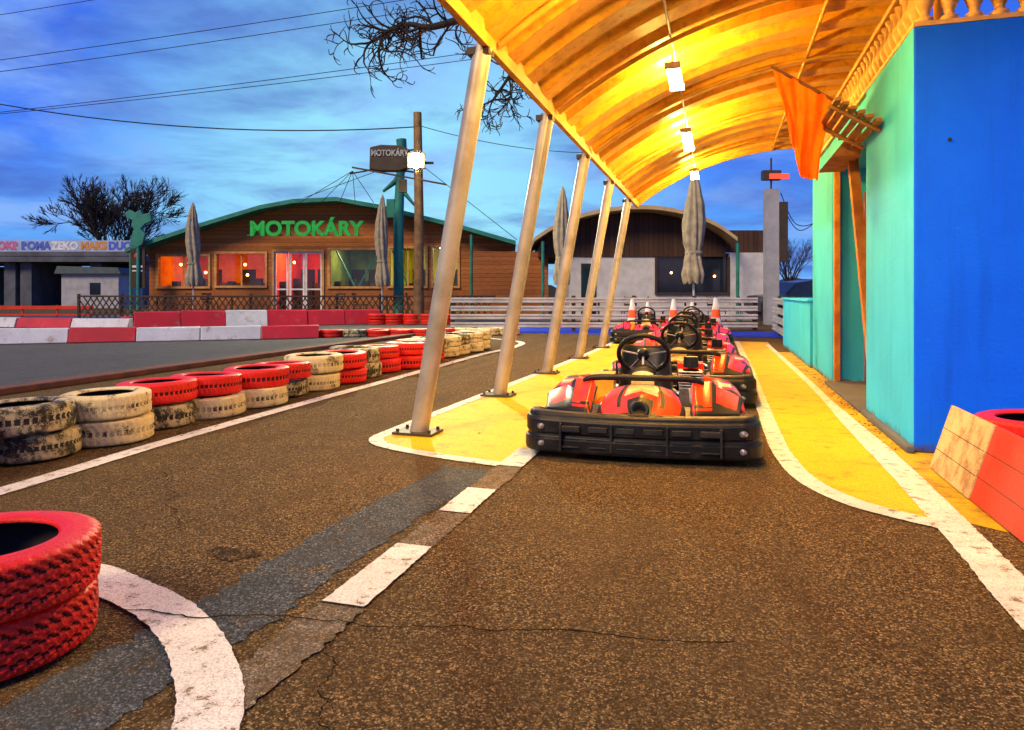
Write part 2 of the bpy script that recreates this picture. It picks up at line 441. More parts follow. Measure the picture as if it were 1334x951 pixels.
for i in range(380):
    r = random.random()
    if r < .45: x = -3.66+random.gauss(0,.05); y = random.uniform(1.5,12)
    elif r < .9: x = 1.10+random.gauss(0,.04); y = random.uniform(4.9,10)
    else: x = random.uniform(-3.3,1.0); y = random.uniform(2.2,8)
    s_ = random.uniform(.003,.008); a = random.uniform(0,6)
    T = Matrix.Translation((x,y,s_*.3+.003)) @ Matrix.Rotation(a,4,'Z') @ Matrix.Rotation(random.uniform(-.4,.4),4,'X')
    b.box(-s_,s_*random.uniform(.6,1.4),-s_*.7,s_*.7,-s_*.4,s_*.4,0 if random.random() < .6 else 1,T)
b.obj('loose_grit', ['kerb','grit'])

# ------------------------------------------------------------------ tyres
def tyre_mesh(name, R=.28, W=.165, seg=96, N=30, rows=8, depth=.009, gw=.26, zig=.33):
    prof = [(R*.62, W*.40), (R*.66, W*.47), (R*.76, W*.50), (R*.79, W*.485), (R*.88, W*.485), (R*.96, W*.44)]
    tread = [(R*(.985+.015*math.cos(((i/(rows-1))-.5)*2.2)), W*(.40-.80*i/(rows-1))) for i in range(rows)]
    low = [(r, -z) for r, z in reversed(prof)]
    inner = [(R*.70, -W*.36), (R*.86, -W*.25), (R*.88, 0), (R*.86, W*.25), (R*.70, W*.36)]
    full = prof + tread + low + inner
    k = len(full); t0 = len(prof); t1 = t0+rows
    circ = {rows//2} if rows < 12 else {rows//4, rows//2, rows-1-rows//4}
    b = MB(); vs = []; dp = []
    for i in range(seg):
        an = 2*math.pi*i/seg
        for j, (r, z) in enumerate(full):
            d = 0
            if t0 <= j < t1:
                row = j-t0
                tri = abs((row % 6)-3)/3.0
                ph = (i*N/seg + tri*zig*2 + .5*(row > rows/2)) % 1.0
                if ph < gw or row in circ: d = depth
            vs.append(((r-d)*math.cos(an), (r-d)*math.sin(an), z)); dp.append(d)
    fs = []; ms = []
    for i in range(seg):
        i2 = (i+1) % seg
        for j in range(k):
            j2 = (j+1) % k
            f = (i*k+j, i2*k+j, i2*k+j2, i*k+j2); fs.append(f)
            mi = 0
            if t0 <= j < t1-1 and sum(1 for a in f if dp[a] > 0) >= 3: mi = 1
            if j >= k-len(inner)-1: mi = 2
            ms.append(mi)
    b.add(vs, fs, ms, False)
    me = b.mesh(name, ('rubber','rubber','rubber'))
    for p in me.polygons: p.use_smooth = True
    return me
TYRE = tyre_mesh('tyre_low', seg=150, N=50, rows=11, depth=.007, gw=.3, zig=.3)
TYREB = tyre_mesh('tyre_low_b', R=.29, W=.175, seg=126, N=42, rows=9, depth=.009, gw=.3, zig=.5)
TYREH = tyre_mesh('tyre_high', R=.29, W=.158, seg=384, N=48, rows=19, depth=.008, gw=.34, zig=.5)
GRV = {'redpaint': 'redgroove', 'creampaint': 'dirtywhite', 'dirtywhite': 'rubber', 'rubber': 'rubber'}
def tyre_stack(loc, cols, mesh=None, scale=1.0, jitter=.02, name='tire_stack'):
    e = empty(name, loc, random.uniform(0, 6))
    z = 0
    for i, c in enumerate(cols):
        me = mesh or random.choice((TYRE, TYREB))
        w = (.158 if me == TYREH else .172)*scale
        o = place('tire', me, e, (random.uniform(-jitter, jitter), random.uniform(-jitter, jitter), z+w/2+.003), (random.uniform(-.03,.03), random.uniform(-.03,.03), random.uniform(0,6)))
        o.scale = (scale,)*3
        o.material_slots[0].link = 'OBJECT'; o.material_slots[0].material = M[c]
        o.material_slots[1].link = 'OBJECT'; o.material_slots[1].material = M[GRV[c]]
        z += w*.99
    return e
R_, C_, D_, B_ = 'redpaint', 'creampaint', 'dirtywhite', 'rubber'
row = [(B_,R_),(B_,R_),(D_,D_),(C_,C_),(D_,R_),(C_,R_),(C_,R_),(D_,R_),(C_,C_),(R_,R_),(D_,D_),(R_,R_),(R_,R_),(R_,R_),(R_,D_),(C_,C_),(C_,D_),(C_,C_),(C_,C_)]
v = 2.1
for i, c in enumerate(row):
    tyre_stack((-3.98+random.uniform(-.07,.07)-.012*i, v, 0), c, jitter=.045, scale=random.uniform(.96,1.04))
    v += .53
tyre_stack((-1.985,1.435,0), (R_,R_), TYREH, 1.0, .015)
for i in range(10):
    tyre_stack(bg(-4.6+i*.5, 15.6+.12*i), (random.choice((R_,B_,D_)),) if i < 3 else (R_,) if i < 7 else (C_,), jitter=.02)
for i in range(5):
    tyre_stack(bg(-4.3+i*.55, 22), (R_,R_))
for i in range(9):
    tyre_stack(bg(-13.5+i*.62, 24.4), (R_,))
tyre_stack((1.62,4.35,0), (B_,R_)); tyre_stack((1.66,3.76,0), (B_,R_)); tyre_stack((1.65,3.2,0), (R_,B_))

# ------------------------------------------------------------------ canopy
cu = 1.4; R0 = 4.92; ztop = 3.72
def arch(u): return ztop-(R0-math.sqrt(R0*R0-(u-cu)**2))
e = empty('arched_canopy', (0,0,0))
V0, V1 = 3.35, 13.7
prof = []; vv = V0; P = .52
while vv < V1:
    prof += [(vv, 0), (vv+.24, 0), (vv+.275, .085), (vv+.485, .085)]
    vv += P
prof.append((V1, 0))
b = MB(); NU = 36; U0, U1 = -1.53, 1.95
vs = []
for i in range(NU+1):
    u = U0+(U1-U0)*i/NU
    for (y, d) in prof:
        vs.append((u, y, arch(u)+d))
k = len(prof); fs = []
for i in range(NU):
    for j in range(k-1):
        fs.append((i*k+j, (i+1)*k+j, (i+1)*k+j+1, i*k+j+1))
b.add(vs, fs, 0, False)
b.obj('ribbed_roof_sheet', ['canopy'], e, solid=.006)
b = MB()
posts_v = [4.52, 6.4, 8.35, 10.4, 12.55]
for y in posts_v:
    pts = [(U0+.05+(U1-U0-.1)*i/24, y+.12, arch(U0+.05+(U1-U0-.1)*i/24)-.045) for i in range(25)]
    b.tube(pts, .026, 8)
b.box(U0-.02, U0+.03, V0-.04, V1+.04, arch(U0)-.07, arch(U0)+.08, 1)
for i in range(24):
    u0 = U0+(U1-U0)*i/24; u1 = U0+(U1-U0)*(i+1)/24
    for y in (V0-.03, V1+.03):
        b.beam((u0, y, arch(u0)+.02), (u1, y, arch(u1)+.02), .05, .12, 1)
b.tube([(-.42, y, arch(-.42)-.02) for y in (V0, V1)], .012, 6, 2)
b.tube([(.95, y, arch(.95)-.035) for y in (V0, V1)], .02, 6, 1)
for y in posts_v:
    b.cyl((1.75, y+.12, 2.6), (1.75, y+.12, arch(1.75)-.02), .035, n=10, m=0)
b.obj('canopy_frame', ['canopyedge', 'canopyedge', 'galv'], e)
for y in posts_v:
    b = MB()
    b.cyl((-2.04, y, .012), (-1.56, y, 2.70), .066, .066, 24)
    b.obj('post', ['steel'], e)
    b = MB()
    b.box(-2.20, -1.90, y-.11, y+.11, .008, .024)
    for sx in (-2.17, -1.93):
        for sy in (-.08, .08): b.cyl((sx, y+sy, .024), (sx, y+sy, .045), .012, n=6)
    b.box(-1.66, -1.50, y-.06, y+.06, 2.64, 2.69)
    b.obj('post_plate', ['steeldark'], e)
for y, L in ((4.15,.9), (7.12,.75), (10.1,1.25), (13.0,.9)):
    le = empty('hanging_lamp', (-.42, y, arch(-.42)-.20))
    b = MB()
    b.cyl((-.04,-L/2,0), (-.04,L/2,0), .026, n=10); b.cyl((.04,-L/2,0), (.04,L/2,0), .026, n=10)
    b.obj('tubes', ['tube'], le)
    b = MB()
    for s in (-1, 1):
        b.box(-.075,.075,s*L/2-.012,s*L/2+.012,-.032,.032)
        b.cyl((0,s*L/2,.03), (0,s*L/2,.20), .008, n=6)
    b.box(-.006,.006,-L/2,L/2,.03,.045)
    b.obj('fixture', ['galv'], le)

# ------------------------------------------------------------------ blue kiosk
e = empty('painted_kiosk_building', (1.17, 4.87, 0))
b = MB()
H = 2.67
b.box(0,5,0,1.45,0,H,[1,1,0,0,0,1])            # blue front, turquoise side
b.box(.03,5,3.43,5.08,0,H,1)
b.box(1.1,5,1.453,3.427,0,H,1)
b.box(0.02,1.097,1.453,3.427,2.36,H-.01,1)
b.obj('walls', ['blue', 'teal'], e, bevel=.012)
b = MB()
b.box(-.05,.0,-.05,1.40,.002,.05); b.box(-.05,1.09,1.46,3.42,.002,.04)
b.obj('threshold', ['concrete'], e, bevel=.012)
b = MB()
b.box(.35,.95,3.39,3.428,.045,2.1,0)
b.box(1.06,1.098,1.6,3.2,.045,2.1,0)
b.box(.42,.88,3.37,3.388,1.1,1.95,1)
b.obj('inner_door', ['boardred', 'in_orange'], e)
b = MB()
b.beam((.11,1.60,.045), (.0,2.05,2.25), .09, .035)
b.box(.04,.10,1.46,1.53,.041,2.355); b.box(.04,.10,3.35,3.42,.041,2.355)
b.obj('door_frame', ['orangewood'], e, bevel=.004)
b = MB()
for i in range(6):
    x0 = -.02-.055*i
    b.box(x0-.045, x0, .75, 1.7, 2.26+.035*i, 2.285+.035*i)
b.beam((.0,.9,2.22), (-.36,.9,2.44), .03, .03); b.beam((.0,1.55,2.22), (-.36,1.55,2.44), .03, .03)
b.obj('slatted_hood', ['brownwood'], e)
b = MB()
b.add([(.015,1.75,2.20),(-.22,1.75,2.20),(.015,1.75,2.50),(.015,2.6,2.20),(-.22,2.6,2.20),(.015,2.6,2.50)], [(0,1,2),(3,5,4),(1,4,5,2),(0,3,4,1)])
b.obj('small_hood', ['brownwood'], e)
bp = [(.03,0),(.045,.0),(.045,.03),(.022,.05),(.03,.075),(.048,.12),(.045,.15),(.022,.19),(.015,.23),(.022,.265),(.035,.28),(.035,.30)]
b = MB()
for i in range(34): b.lathe([(r*1.15, z*1.1) for r, z in bp], (.08+i*.137,.07,H+.03), 12)
for i in range(36): b.lathe([(r*1.15, z*1.1) for r, z in bp], (.07,.07+.137*(i+1),H+.03), 12)
b.box(.0,5,.0,.14,H+.001,H+.03); b.box(.0,.14,.141,5.05,H+.001,H+.03)
b.box(.0,5,.01,.13,H+.36,H+.40); b.box(.01,.13,.131,5.05,H+.36,H+.40)
b.obj('roof_balustrade', ['baluster'], e)
b = MB(); b.box(.16,4.9,.16,5.0,H+.001,H+.02); b.obj('roof_sheet', ['roof'], e)
b = MB(); b.cyl((.2,-.006,1.95), (.2,.01,1.95), .012, n=8)
b.tube(catmull([(.10,1.56,2.3),(.12,1.62,1.9),(.06,1.60,1.5),(.13,1.58,1.2)], 6), .007, 6)
b.obj('fixings', ['cable'], e)

b = MB(); b.box(1.17,1.6,9.98,14.0,0,.88); b.box(1.14,1.63,9.98,14.03,.882,.92,0)
b.obj('low_turquoise_wall', ['teal'], bevel=.01)

# flag
e = empty('orange_flag', (0,0,0))
b = MB(); P1 = Vector((.44,6.2,2.90)); P2 = Vector((.93,6.40,2.64)); PW = Vector((1.19,6.50,2.50))
b.tube([P1+(P1-P2)*.04, PW], .014, 8); b.obj('flag_pole', ['brownwood'], e)
b = MB()
def flag(s, t):
    p = P1.lerp(P2, s)
    cx = P1.lerp(P2, .55)
    k = t**1.3
    x = p.x+(cx.x-p.x)*k*.62; y = p.y+(cx.y-p.y)*k*.5
    drop = .78*t*(.74+.26*math.sin(min(1, s*1.1)*2.6))
    w = .040*math.sin(s*13+t*2)*(.3+t)+.018*math.sin(s*27+1)
    return (x+.03*math.sin(t*4+s*3)*t, y+w, p.z-drop)
b.grid(40, 28, flag); b.obj('flag_cloth', ['flag'], e)

# leaning board barrier
e = empty('board_barrier', (1.15,4.45,0))
def bd(y0, y1, m, dx=0):
    b = MB(); b.add([(dx,y0,.01),(dx+.03,y0,.01),(dx+.14,y0,.36),(dx+.11,y0,.37),(dx,y1,.01),(dx+.03,y1,.01),(dx+.14,y1,.36),(dx+.11,y1,.37)],
        [(0,1,2,3),(7,6,5,4),(0,3,7,4),(1,5,6,2),(3,2,6,7),(0,4,5,1)])
    for k_ in (1,2):
        z = .36*k_/3; xx = dx+.11*k_/3
        b.box(xx-.004,xx+.002,y1+.002,y0-.002,z-.003,z+.003,1)
    b.obj('panel', [m,'grit'], e, bevel=.003)
bd(0,-.63,'boardwhite'); bd(-.636,-1.5,'boardred',.005); bd(-1.506,-2.6,'boardwhite')
b = MB()
for y in (-.1,-.9,-1.8): b.box(.16,.20,y-.03,y,0,.3)
b.obj('braces', ['orangewood'], e)

# ------------------------------------------------------------------ karts
def kart_meshes():
    out = []
    W, L = .69, 1.95
    path = []
    def arc(cx, cy, r, a0, a1, n=8, ry=None):
        for i in range(n+1):
            a = math.radians(a0+(a1-a0)*i/n); path.append((cx+r*math.cos(a), cy+(ry or r)*math.sin(a)))
    arc(-W+.12, .16, .12, 180, 270, 8, .14)
    for i in range(1, 12):
        x = -W+.12+(2*W-.24)*i/12; path.append((x, .02-.04*math.sin(math.pi*i/12)))
    arc(W-.12, .16, .12, 270, 360, 8, .14)
    path += [(W, y) for y in (.4,.6,.9,1.2,1.5)]
    arc(W-.14, L-.14, .14, 0, 90, 5); path += [(.2,L),(-.2,L)]
    arc(-W+.14, L-.14, .14, 90, 180, 5)
    path += [(-W, y) for y in (1.5,1.2,.9,.6,.4)]
    prof = [(-.05,.04),(-.004,.03),(.010,.036),(.014,.05),(.014,.112),(.0,.120),(-.004,.138),(.006,.148),(.006,.215),(-.002,.228),(-.014,.236),(-.016,.252),(-.030,.264),(-.08,.268)]
    n = len(path); k = len(prof); vs = []
    for i in range(n):
        a = Vector(path[i-1]); c = Vector(path[(i+1) % n]); t = (c-a).normalized(); nr = Vector((t.y, -t.x))
        y = path[i][1]; sc = 1.0 if y < .25 else max(.78, 1-(y-.25)*1.0)
        x_ = abs(path[i][0])
        if y < .3: sc *= 1.0+.05*min(1, (x_/W))**3
        for (o_, z) in prof: vs.append((path[i][0]+nr.x*o_, path[i][1]+nr.y*o_, z*sc))
    fs = []; ms = []
    for i in range(n):
        i2 = (i+1) % n
        for j in range(k):
            j2 = (j+1) % k; fs.append((i*k+j, i2*k+j, i2*k+j2, i*k+j2)); ms.append(0)
    b = MB(); b.add(vs, fs, ms, False)
    for x in (-.40,-.24,-.08,.08,.24,.40):
        b.box(x-.055,x+.055,-.034,-.0,.165,.198,2)
        b.box(x-.050,x+.050,-.038,-.0,.072,.080,2)
    for x in (-.46,-.16,.16,.46): b.box(x-.007,x+.007,-.038,0,.05,.215,2)
    for x in (-.61,.61):
        for z in (.085,.185):
            T = Matrix.Translation((x,.065,z)) @ Matrix.Rotation(math.pi/2, 4, 'X') @ Matrix.Rotation((.5 if x < 0 else -.5), 4, 'Y')
            b.lathe([(.0001,.075),(.017,.075),(.021,.05),(.021,0)], (0,0,0), 10, 1, T=T)
    out.append(('bumper', b.mesh('kart_bumper', ['kblack','kmetal','rubber']), .004))
    b = MB()
    b.box(-.36,.36,.1,1.2,.045,.055)
    for s in (-1, 1):
        b.tube([(s*.3,.05,.09),(s*.33,.5,.07),(s*.40,1.0,.07),(s*.30,1.85,.09)], .016, 8)
        b.tube([(s*.40,.55,.1),(s*.62,.6,.13),(s*.62,1.4,.13),(s*.4,1.45,.1)], .013, 8)
    b.tube(catmull([(-.36,.60,.22),(-.38,.58,.36),(-.33,.57,.42),(.0,.56,.425),(.33,.57,.42),(.38,.58,.36),(.36,.60,.22)], 4), .021, 10)
    b.tube([(-.5,1.6,.14),(.5,1.6,.14)], .02, 8, 1)
    b.tube([(-.5,.38,.13),(.5,.38,.13)], .014, 8, 1)
    b.tube([(-.25,1.8,.1),(-.25,1.7,.42),(.25,1.7,.42),(.25,1.8,.1)], .014, 8)
    b.box(-.60,.60,.05,.62,.215,.235)
    out.append(('chassis', b.mesh('kart_chassis', ['kblack','kmetal']), 0))
    b = MB()
    def nose(s, t):
        q = 2*s-1
        hw = .22+.07*math.sin(t*math.pi*.9)-.04*t
        x = q*hw; y = .03+.56*t
        z = .262+.115*(t**.85) - .055*abs(q)**2.2*(1-.3*t)
        z += .030*max(0, 1-abs(q)*2.6)*math.sin(math.pi*min(1, t*1.05))
        if abs(q) > .92: z -= .03
        return (x, y, z)
    def nm(s, t):
        q = abs(2*s-1)
        if t < .08 or q > .92: return 2
        if q < .30 and t < .42: return 2
        if abs(q-.50) < .035 and t > .25: return 2
        if q < .40 and t > .58: return 1
        return 0
    b.grid(40, 24, nose, nm)
    for sg in (-1, 1):
        def corner(s, t, sg=sg):
            x = .30+.345*s - .06*(1-t)*s
            y = .10+.52*t + .13*s*(1-t)
            z = .258+.155*(t**.75)*(1-s**1.6*.75)
            ridge = max(0, 1-abs(s-.42)/.16); z += .035*ridge*t*(1-t*.4)
            if s < .06: z -= .06
            return (sg*x, y, z)
        def cm(s, t):
            if t < .08 or s < .06: return 2
            if s > .93: return 2
            if .43 < s < .49: return 2
            if s > .5 and t < .34-(s-.5)*.4: return 2
            if s < .42 and .12 < t < .28-.3*s: return 2
            return 0
        b.grid(24, 22, corner, cm)
    T = Matrix.Translation((-.0,.085,.285)) @ Matrix.Rotation(math.radians(58), 4, 'X')
    b.lathe([(.0001,-.012),(.034,-.012),(.044,.030),(.054,.024),(.054,-.03)], (0,0,0), 24, 2, T=T)
    out.append(('nose_fairing', b.mesh('kart_nose', ['kred','kwhite','kblack']), .0))
    b = MB()
    for sg in (-1, 1):
        def pod(s, t, sg=sg):
            y = .64+.86*t
            sec = [(.655,.10),(.67,.20),(.655,.27),(.60,.315),(.52,.325),(.43,.29),(.41,.20),(.41,.10)]
            f = s*(len(sec)-1); i = min(int(f), len(sec)-2); q = f-i
            x = sec[i][0]*(1-q)+sec[i+1][0]*q; z = sec[i][1]*(1-q)+sec[i+1][1]*q
            sh = 1-.35*abs(2*t-1)**4
            return (sg*x, y, .08+(z-.08)*(sh*(1+.15*t)))
        def pm(s, t):
            if s < .27: return 2
            if .42 < s < .56 and .34 < t < .48: return 1
            if (.60 < t < .70 or .16 < t < .24): return 2
            return 0
        b.grid(21, 24, pod, pm)
    def nas(s, t):
        x = (-.11+.22*s)*(1-.25*t); return (x, .58+.11*t, .34+.16*t-.03*(2*s-1)**2)
    b.grid(8, 8, nas, lambda s, t: 2 if (t > .75 or t < .15 or s < .15 or s > .85) else 1)
    out.append(('body_panels', b.mesh('kart_pods', ['kred','kwhite','kblack']), 0))
    b = MB()
    cp = catmull([(0,.86,.21),(0,.98,.12),(0,1.15,.10),(0,1.32,.17),(0,1.43,.36),(0,1.50,.57)], 6)
    def seat(s, t):
        f = t*(len(cp)-1); i = min(int(f), len(cp)-2); q = cp[i].lerp(cp[i+1], f-i)
        d = (cp[i+1]-cp[i]).normalized(); nr = Vector((0, -d.z, d.y))
        w = 2*s-1; wid = .20*(1-.12*max(0, t-.7)/.3)
        lift = .17*abs(w)**3.2*(.5+.5*math.sin(math.pi*min(1, t*1.05)))
        return (w*wid, q.y+nr.y*lift, q.z+nr.z*lift)
    b.grid(18, 20, seat)
    out.append(('seat', b.mesh('kart_seat', ['kblack']), 0))
    b = MB()
    for (x, y, r, w) in ((-.53,.38,.128,.115),(.53,.38,.128,.115),(-.50,1.6,.14,.19),(.50,1.6,.14,.19)):
        T = Matrix.Translation((x, y, r)) @ Matrix.Rotation(math.pi/2, 4, 'Y')
        h = w/2
        b.lathe([(r*.50,-h*.8),(r*.62,-h),(r*.88,-h*.95),(r,-h*.6),(r,h*.6),(r*.88,h*.95),(r*.62,h),(r*.50,h*.8)], (0,0,0), 24, 0, T=T)
        b.lathe([(.001,-h*.5),(r*.3,-h*.5),(r*.5,-h*.8),(r*.5,h*.8),(r*.3,h*.5),(.001,h*.5)], (0,0,0), 16, 1, T=T)
    out.append(('wheels', b.mesh('kart_wheels', ['rubber','kmetal']), 0))
    b = MB()
    c = Vector((0,.76,.565)); th = math.radians(30)
    ax = Vector((0, math.cos(th), math.sin(th))); up = Vector((0,-math.sin(th), math.cos(th))); rt = Vector((1,0,0))
    b.tube([c+rt*.168*math.cos(a)+up*(.155 if math.sin(a) > -.6 else .148)*math.sin(a) for a in [2*math.pi*i/40 for i in range(40)]], .0165, 10, 0, True)
    for a in (math.radians(12), math.radians(168), math.radians(235), math.radians(305)):
        b.beam(c-ax*.01, c+rt*.16*math.cos(a)+up*.15*math.sin(a), .030, .008, 1)
    T = Matrix.Translation(c) @ ax.to_track_quat('Z','Y').to_matrix().to_4x4()
    b.lathe([(.0001,-.03),(.035,-.03),(.045,-.01),(.042,.018),(.0001,.022)], (0,0,0), 16, 0, T=T)
    b.cyl(c-ax*.01, (0,.42,.12), .012, n=8, m=1)
    out.append(('steering_wheel', b.mesh('kart_steering', ['kblack','kmetal']), 0))
    b = MB()
    b.box(.25,.42,1.22,1.46,.10,.28,0)
    for i in range(6): b.box(.245,.425,1.24,1.44,.29+.02*i,.30+.02*i,0)
    b.box(.27,.40,1.26,1.42,.28,.40,1)
    b.box(.24,.44,1.48,1.66,.30,.44,2)
    b.cyl((.34,1.40,.42), (.34,1.40,.50), .06, .055, m=1)
    b.tube([(.3,1.3,.2),(.2,1.6,.2),(-.05,1.75,.2),(-.3,1.78,.2)], [.02,.025,.045,.045], 10, 0)
    b.tube([(-.30,.95,.12),(-.30,1.25,.12)], .08, 12, 2)
    b.box(-.42,-.24,1.25,1.52,.12,.36,3)
    for sg in (-1, 1): b.box(sg*.12-.03, sg*.12+.03, .22, .235, .08, .21, 0)
    out.append(('engine', b.mesh('kart_engine', ['kmetal','kblack','kred','kyellow']), .004))
    b = MB()
    def rear(s, t):
        x = -.60+1.20*s; y = 1.72+.19*t
        return (x, y, .235+.06*math.sin(math.pi*t)+.03*math.cos((s-.5)*4))
    b.grid(20, 6, rear, lambda s, t: 0 if abs(s-.5) > .3 else 1)
    out.append(('rear_shell', b.mesh('kart_rear', ['kred','kblack']), 0))
    return out
KM = kart_meshes()
def kart(u, v, rot=0):
    e = empty('go_kart', (u, v, .012), rot)
    for nm, me, bv in KM:
        sol = .008 if nm in ('nose_fairing','body_panels','seat','rear_shell') else 0
        place(nm, me, e, (0,0,0), 0, bv, sol)
kart(-.445, 4.08, math.radians(4))
kart(-.38, 6.25, math.radians(-1))
kart(-.42, 8.35, math.radians(2))
kart(-.48, 10.45, math.radians(1))
kart(-.44, 12.5, 0)
kart(-.52, 14.55, math.radians(3))
kart(-1.35, 13.6, math.radians(5))

def cone(loc, s=1.0):
    e = empty('traffic_cone', loc); e.scale = (s, s, s)
    b = MB(); b.box(-.20,.20,-.20,.20,.005,.035,0)
    pr = [(.15,.035),(.12,.24),(.10,.37),(.075,.54),(.035,.78),(.001,.785)]
    b.lathe(pr, (0,0,0), 20, [0,1,0,1,0])
    b.obj('cone_body', ['cone','plainwhite'], e)
cone((-2.0,16.9,0), 1.1); cone((-.06,16.95,0), 1.15); cone((-1.05,17.3,0), 1.1); cone((-.62,17.5,0)); cone((-1.7,17.6,0))

# ------------------------------------------------------------------ guard rail
e = empty('guard_rail', bg(0,18), A)
b = MB()
for i in range(4):
    z0 = .10+i*.215
    for x0, x1 in ((-1.6,2.4),(2.41,6.4)):
        b.box(x0,x1,0,.04,z0,z0+.14)
    b.box(-1.6,6.4,-.03,-.001,z0+.015,z0+.045); b.box(-1.6,6.4,-.03,-.001,z0+.095,z0+.125)
for i in range(6): b.box(-1.6+i*1.58,-1.5+i*1.58,.045,.12,0,.94,1)
b.obj('rails', ['rail','steeldark'], e)
e = empty('guard_rail', (1.30,14.1,0))
b = MB()
for i in range(4): b.box(0,.04,0,4.2,.10+i*.215,.24+i*.215); b.box(-.03,-.001,0,4.2,.115+i*.215,.145+i*.215); b.box(-.03,-.001,0,4.2,.195+i*.215,.225+i*.215)
for i in range(3): b.box(.045,.12,.1+i*1.6,.2+i*1.6,0,.94,1)
b.obj('rails', ['rail','steeldark'], e)

def barrier(p, q, h, cols, name='track_barrier', lean=.08):
    p = Vector(p); q = Vector(q); n = len(cols)
    d = (q-p); e = empty(name, p, math.atan2(d.y, d.x)); L = d.length/n
    for i, c in enumerate(cols):
        b = MB(); x0 = i*L+.01; x1 = (i+1)*L-.01
        hh = h*random.uniform(.9,1.05); o1 = random.uniform(-.05,.05)
        b.add([(x0,-.12+o1,.01),(x1,-.12,.01),(x1,.12,.01),(x0,.12+o1,.01),(x0,-.12+lean+o1,hh),(x1,-.12+lean,hh*random.uniform(.9,1)),(x1,.10,h),(x0,.10+o1,hh)],
              [(0,3,2,1),(4,5,6,7),(0,1,5,4),(1,2,6,5),(2,3,7,6),(3,0,4,7)])
        b.obj('segment', [c], e, bevel=.015)
Rb, Wb = 'barred', 'barwhite'
barrier(bg(-13.5,12.4), bg(-4.3,15.4), .30, [Wb,Rb,Rb,Wb,Rb,Wb,Wb,Rb])
barrier(bg(-10.4,19), bg(-4.3,22.5), .50, [Rb,Rb,Wb,Rb,Rb,Rb])
barrier(bg(-22,22), bg(-10.6,19.2), .30, [Rb,Wb,Rb,Wb,Rb,Wb])

# ------------------------------------------------------------------ restaurant
e = empty('wooden_restaurant', bg(0,28), A)
rp = [(-15.2,2.60),(-12.4,3.55),(-9.9,4.30),(-8.6,4.54),(-6.9,4.62),(-5.2,4.32),(-2.1,3.55),(.15,2.90)]
def topz(x):
    for (x0,z0),(x1,z1) in zip(rp, rp[1:]):
        if x0 <= x <= x1: return z0+(z1-z0)*(x-x0)/(x1-x0)
    return rp[-1][1]
opens = [(-14.33,-12.3,1.28,2.50),(-11.96,-10.0,1.31,2.6),(-9.63,-7.7,.13,2.68),(-7.38,-5.36,1.28,2.75),(-4.95,-3.5,1.3,2.82),(-3.2,-2.2,1.3,2.85)]
b = MB()
xs = sorted(set([-14.7,.1]+[q for o_ in opens for q in o_[:2]]+[x for x,_ in rp[1:-1]]))
for x0, x1 in zip(xs, xs[1:]):
    mid = (x0+x1)/2; op = [o_ for o_ in opens if o_[0] < mid < o_[1]]
    def piece(za, zb0, zb1):
        b.add([(x0,0,za),(x1,0,za),(x1,.18,za),(x0,.18,za),(x0,0,zb0),(x1,0,zb1),(x1,.18,zb1),(x0,.18,zb0)], [(0,3,2,1),(4,5,6,7),(0,1,5,4),(1,2,6,5),(2,3,7,6),(3,0,4,7)])
    if op:
        piece(0, op[0][2], op[0][2]); piece(op[0][3], topz(x0), topz(x1))
    else: piece(0, topz(x0), topz(x1))
b.box(-14.7,-14.52,.181,8.8,0,2.7); b.box(-.08,.1,.181,8.8,0,2.7); b.box(-14.7,.1,8.81,9,0,2.7)
b.obj('timber_walls', ['woodcladding'], e)
for i, (xa, xb, mt, lm) in enumerate(((-14.5,-9.85,'in_orange','ceillamp'),(-9.8,-7.55,'in_red','ceillamp'),(-7.5,-5.15,'in_dark','ceillampdim'),(-5.1,-.1,'in_yellow','ceillampdim'))):
    b = MB()
    b.box(xa,xb,4.0,4.1,.02,3.0,0); b.box(xa,xb,.185,4.1,3.0,3.05,0); b.box(xa,xa+.03,.185,3.99,.02,2.99,0); b.box(xb-.03,xb,.185,3.99,.02,2.99,0); b.box(xa,xb,.185,3.99,.0,.018,1)
    for k_ in range(3):
        xx = xa+(xb-xa)*(k_+.5)/3; b.box(xx-.3,xx+.3,3.93,3.99,1.3,2.1,1)
    b.box(xa+.4,xb-.4,2.6,3.1,.02,1.45,1)
    for k_ in range(4):
        xx = xa+(xb-xa)*(k_+.3)/4; b.box(xx-.12,xx+.12,1.0,1.3,.02,1.5+.12*(k_%2),1)
    b.obj('interior', [mt,'lattice'], e)
    b = MB(); b.box((xa+xb)/2-.5,(xa+xb)/2+.5,.7,1.7,2.93,2.98); b.obj('ceiling_light', [lm], e)
b = MB()
for x, z, y in ((-13.9,2.2,1),(-12.7,2.1,1.5),(-11.2,2.2,1),(-10.5,2.0,1.8),(-9.2,2.3,1.2),(-8.1,2.25,1.6),(-13.3,1.9,2),(-11.6,1.8,2.3)): b.sphere((x,y,z), .055)
b.obj('lamps', ['bulb'], e)
b = MB()
for i in range(len(rp)-1):
    (x0,z0),(x1,z1) = rp[i], rp[i+1]
    b.add([(x0,-.9,z0),(x1,-.9,z1),(x1,-.9,z1+.16),(x0,-.9,z0+.16),(x0,9.3,z0),(x1,9.3,z1),(x1,9.3,z1+.16),(x0,9.3,z0+.16)],
          [(0,1,2,3),(7,6,5,4),(3,2,6,7),(0,4,5,1),(0,3,7,4),(1,5,6,2)])
for x in (-15.0,-1.6,.05): b.cyl((x,-.8,0), (x,-.8,2.65 if x < -10 or x > 0 else 3.3), .06, n=10)
b.obj('roof', ['greentrim'], e)
